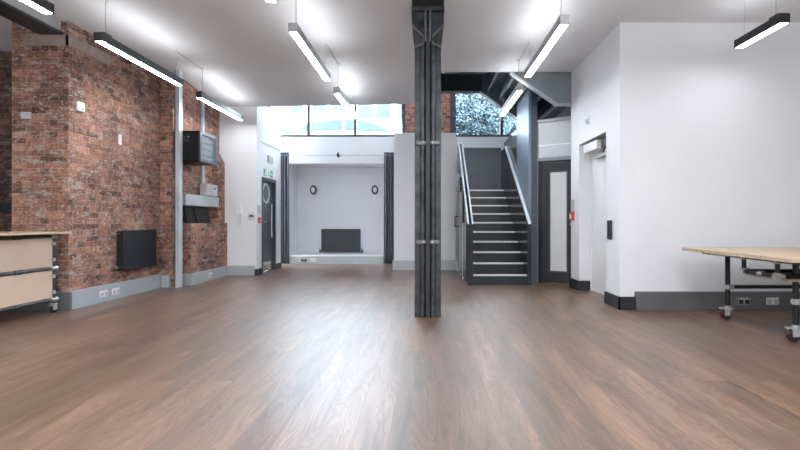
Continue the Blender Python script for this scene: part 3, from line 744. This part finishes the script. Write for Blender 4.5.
# ================================================================== TABLE
tb = thing('worktable', 'pale wood table on a black pipe frame with casters by the right wall', 'table', (4.3,4.4,0))
MB().box(2.93,6.2,3.62,5.15,.762,.797).build('tabletop','table_wood',tb,bevel=.003)
MB().box(2.918,2.93,3.62,5.15,.764,.795).build('edge_band','ply_edge',tb)
for x in (3.36,5.6):
    for y in (5.03,4.10):
        MB().tube((x,y,.13),(x,y,.745),.025,14).build('leg','pipe',tb,smooth=True)
        MB().tube((x,y,.34),(x,y,.39),.032,14).tube((x-.03,y,.365),(x+.06,y,.365),.026,12).build('collar','fitting',tb,smooth=True)
        c_ = MB().lathe([(.03,.125),(.03,.155)],(x,y,0),'z',12).box(x-.05,x+.045,y-.035,y+.035,.115,.13).box(x-.05,x+.01,y-.034,y-.028,.05,.12).box(x-.05,x+.01,y+.028,y+.034,.05,.12).box(x-.085,x-.04,y-.02,y+.02,.118,.135).build('caster','fitting',tb)
        MB().lathe([(.050,-.022),(.058,-.012),(.058,.012),(.050,.022)],(x-.02,y,.058),'y',20).build('wheel','caster_red',c_,smooth=True)
        MB().lathe([(.022,-.030),(.022,.030)],(x-.02,y,.058),'y',12).build('hub','plastic_b',c_,smooth=True)
for y in (5.03,4.10):
    MB().tube((3.14,y,.745),(6.1,y,.745),.022,12).build('frame_rail','pipe',tb,smooth=True)
for x in (3.16,3.36,5.6):
    MB().tube((x,3.7,.745),(x,5.15,.745),.021,12).build('frame_rail','pipe',tb,smooth=True)
MB().tube((3.36,5.03,.365),(5.6,5.03,.365),.021,12).build('stretcher','pipe',tb,smooth=True)
MB().tube((3.36,4.10,.365),(5.6,4.10,.365),.021,12).build('stretcher','pipe',tb,smooth=True)
for y in (4.50,4.07):
    MB().tube((3.17,y,.60),(3.17,y,.745),.020,12).build('drop_rod','pipe',tb,smooth=True)
    MB().tube((3.14,y,.60),(3.22,y,.60),.030,12).tube((3.17,y,.57),(3.17,y,.63),.028,12).build('fitting','fitting',tb,smooth=True)
    MB().tube((3.17,y,.60),(5.5,y,.60),.019,12).build('shelf_rail','pipe',tb,smooth=True)
    MB().tube((3.17,y,.715),(3.17,y,.76),.032,12).build('fitting','fitting',tb,smooth=True)
MB().tube((3.17,4.50,.60),(3.17,4.07,.60),.019,12).build('shelf_rail','pipe',tb,smooth=True)
MB().tube((3.17,4.24,.60),(3.17,4.30,.60),.028,12).build('fitting','fitting',tb,smooth=True)
MB().box(3.22,5.5,4.02,4.54,.555,.578).build('shelf','ply_edge',tb)

# ================================================================== OUTSIDE
struct('ground', box(-14,12,12.5,40,3.0,3.2), 'pave')
bd = thing('building', 'bright white building across the street behind the left clerestory window', 'building', (-5,25,3.2))
MB().box(-14,2.5,25,26,3.2,10.2).build('wall','facade',bd)
for (x0,x1,z0,z1) in ((-3.85,-2.95,6.75,7.9),(-2.85,-2.05,6.75,7.9),(-1.6,-.8,6.75,7.9),(-8.2,-6.9,7.0,7.9),(-8.2,-6.9,5.95,6.25),(-6.4,-5.6,7.0,7.9),(-5.3,-4.5,7.0,7.9)):
    w = MB().box(x0,x1,24.96,25.0,z0,z1).build('window','facade_win',bd)
    MB().box(x0-.05,x1+.05,24.92,24.99,z0-.07,z0).build('sill','facade',w)
MB().box(-2.02,-1.75,24.7,25,3.2,10.2).build('pilaster','facade',bd)
car = thing('car', 'silver car parked outside behind the left clerestory window', 'car', (-3.2,16.4,3.2))
body = [(-5.3,3.45),(-1.0,3.45),(-.75,3.7),(-.8,4.05),(-1.1,4.18),(-1.75,4.52),(-2.3,4.66),(-3.3,4.68),(-4.1,4.56),(-4.75,4.22),(-5.25,4.08),(-5.4,3.8)]
MB().prism(body,'y',15.6,17.2).build('body','car',car,bevel=.05)
MB().prism([(-1.28,4.20),(-1.8,4.46),(-2.3,4.58),(-2.85,4.60),(-2.85,4.26)],'y',15.575,15.61).build('window','car_glass',car)
MB().prism([(-2.93,4.26),(-2.93,4.60),(-3.3,4.60),(-4.05,4.50),(-4.5,4.24)],'y',15.575,15.61).build('window','car_glass',car)
for x in (-1.6,-4.4):
    for y in (15.7,17.0): MB().lathe([(.32,-.1),(.32,.1)],(x,y,3.52),'y',20).build('wheel','tyre',car)
def tree(label, x, y, zc, rx, rz_, n):
    t = thing('tree', label, 'tree', (x,y,3.2), 'trees outside the right clerestory window')
    MB().tube((x,y,3.2),(x+.1,y,zc),.12,8,.05).path([(x+.1,y,zc-.5),(x-.5,y-.2,zc+.4)],.03).path([(x+.1,y,zc-.4),(x+.6,y+.2,zc+.5)],.03).build('trunk','bark',t)
    mb = MB()
    for i in range(n):
        while True:
            p = Vector((random.uniform(-1,1),random.uniform(-1,1),random.uniform(-1,1)))
            if .15 < p.length < 1: break
        c = Vector((x+p.x*rx, y+p.y*rx*.7, zc+p.z*rz_))
        a = Vector((random.gauss(0,1),random.gauss(0,1),random.gauss(0,1))).normalized(); b = a.orthogonal().normalized(); s = random.uniform(.035,.08)
        mb.add([c-a*s, c+b*s*.5, c+a*s, c-b*s*.5],[(0,1,2,3)])
    mb.build('foliage','leaf',t,recalc=False)
tree('leafy tree outside the right clerestory window, beside the brick pillar', 1.75,15.8,4.9,1.4,1.1,17000)
tree('leafy tree outside the right clerestory window, above the stairs', 3.3,17.6,5.2,1.5,1.3,17000)

# ================================================================== LIGHT
w = bpy.data.worlds.new('World'); sc.world = w; w.use_nodes = True
bg = w.node_tree.nodes['Background']
bg.inputs['Color'].default_value = (.86,.94,1,1); bg.inputs['Strength'].default_value = 27

def area(name, loc, rot, sx, sy, power, c=(1,1,1)):
    l = bpy.data.lights.new(name,'AREA'); l.shape = 'RECTANGLE'; l.size = sx; l.size_y = sy; l.energy = power; l.color = c
    o = bpy.data.objects.new(name,l); col.objects.link(o); o.location = loc; o.rotation_euler = rot; return o
area('fill_front', (0,-4.6,1.9), (R(90),0,0), 10, 2.6, 45, (.97,.98,1))           # added fill lamp behind the camera, no window there
area('fill_well', (-1.4,10.7,4.70), (0,0,0), 6, 1.3, 22, (.90,.95,1))  # added lamp below the closed lightwell ceiling, out of view
sl = bpy.data.lights.new('sun','SUN'); sl.energy = 2; sl.angle = R(3); so = bpy.data.objects.new('sun',sl); col.objects.link(so); so.rotation_euler = (R(42),0,R(-12))          # sun added to brighten the facade across the street
area('fill_up_front', (0,-2.0,2.0), (R(180),0,0), 10, 4, 430, (.92,.96,1))  # added upward lamp behind the camera, imitates bounced light on the ceiling
for i,(x,y) in enumerate(((-3.6,.3),(-1.4,.2),(1.38,2.2),(1.38,0))):
    area('ceiling_strip', (x,y+.8,3.06), (0,0,0), .09, 1.6, 34, (.95,.975,1))
    area('ceiling_strip', (x,y+.8,3.17), (R(180),0,0), .09, 1.6, 16, (.95,.975,1))

# ================================================================== CAMERA
cam = bpy.data.cameras.new('camera'); co = bpy.data.objects.new('camera',cam); col.objects.link(co)
co.location = (0,0,1.1); co.rotation_euler = (R(90),0,0)
cam.sensor_fit = 'HORIZONTAL'; cam.sensor_width = 36; cam.lens = 36*450/800
cam.shift_x = -27/800; cam.shift_y = -4/800
cam.clip_start = .05; cam.clip_end = 200
sc.camera = co
sc.view_settings.view_transform = 'Standard'
sc.view_settings.look = 'None'
sc.view_settings.exposure = 0.68
for o in bpy.data.objects:
    if '_w' in o: del o['_w']
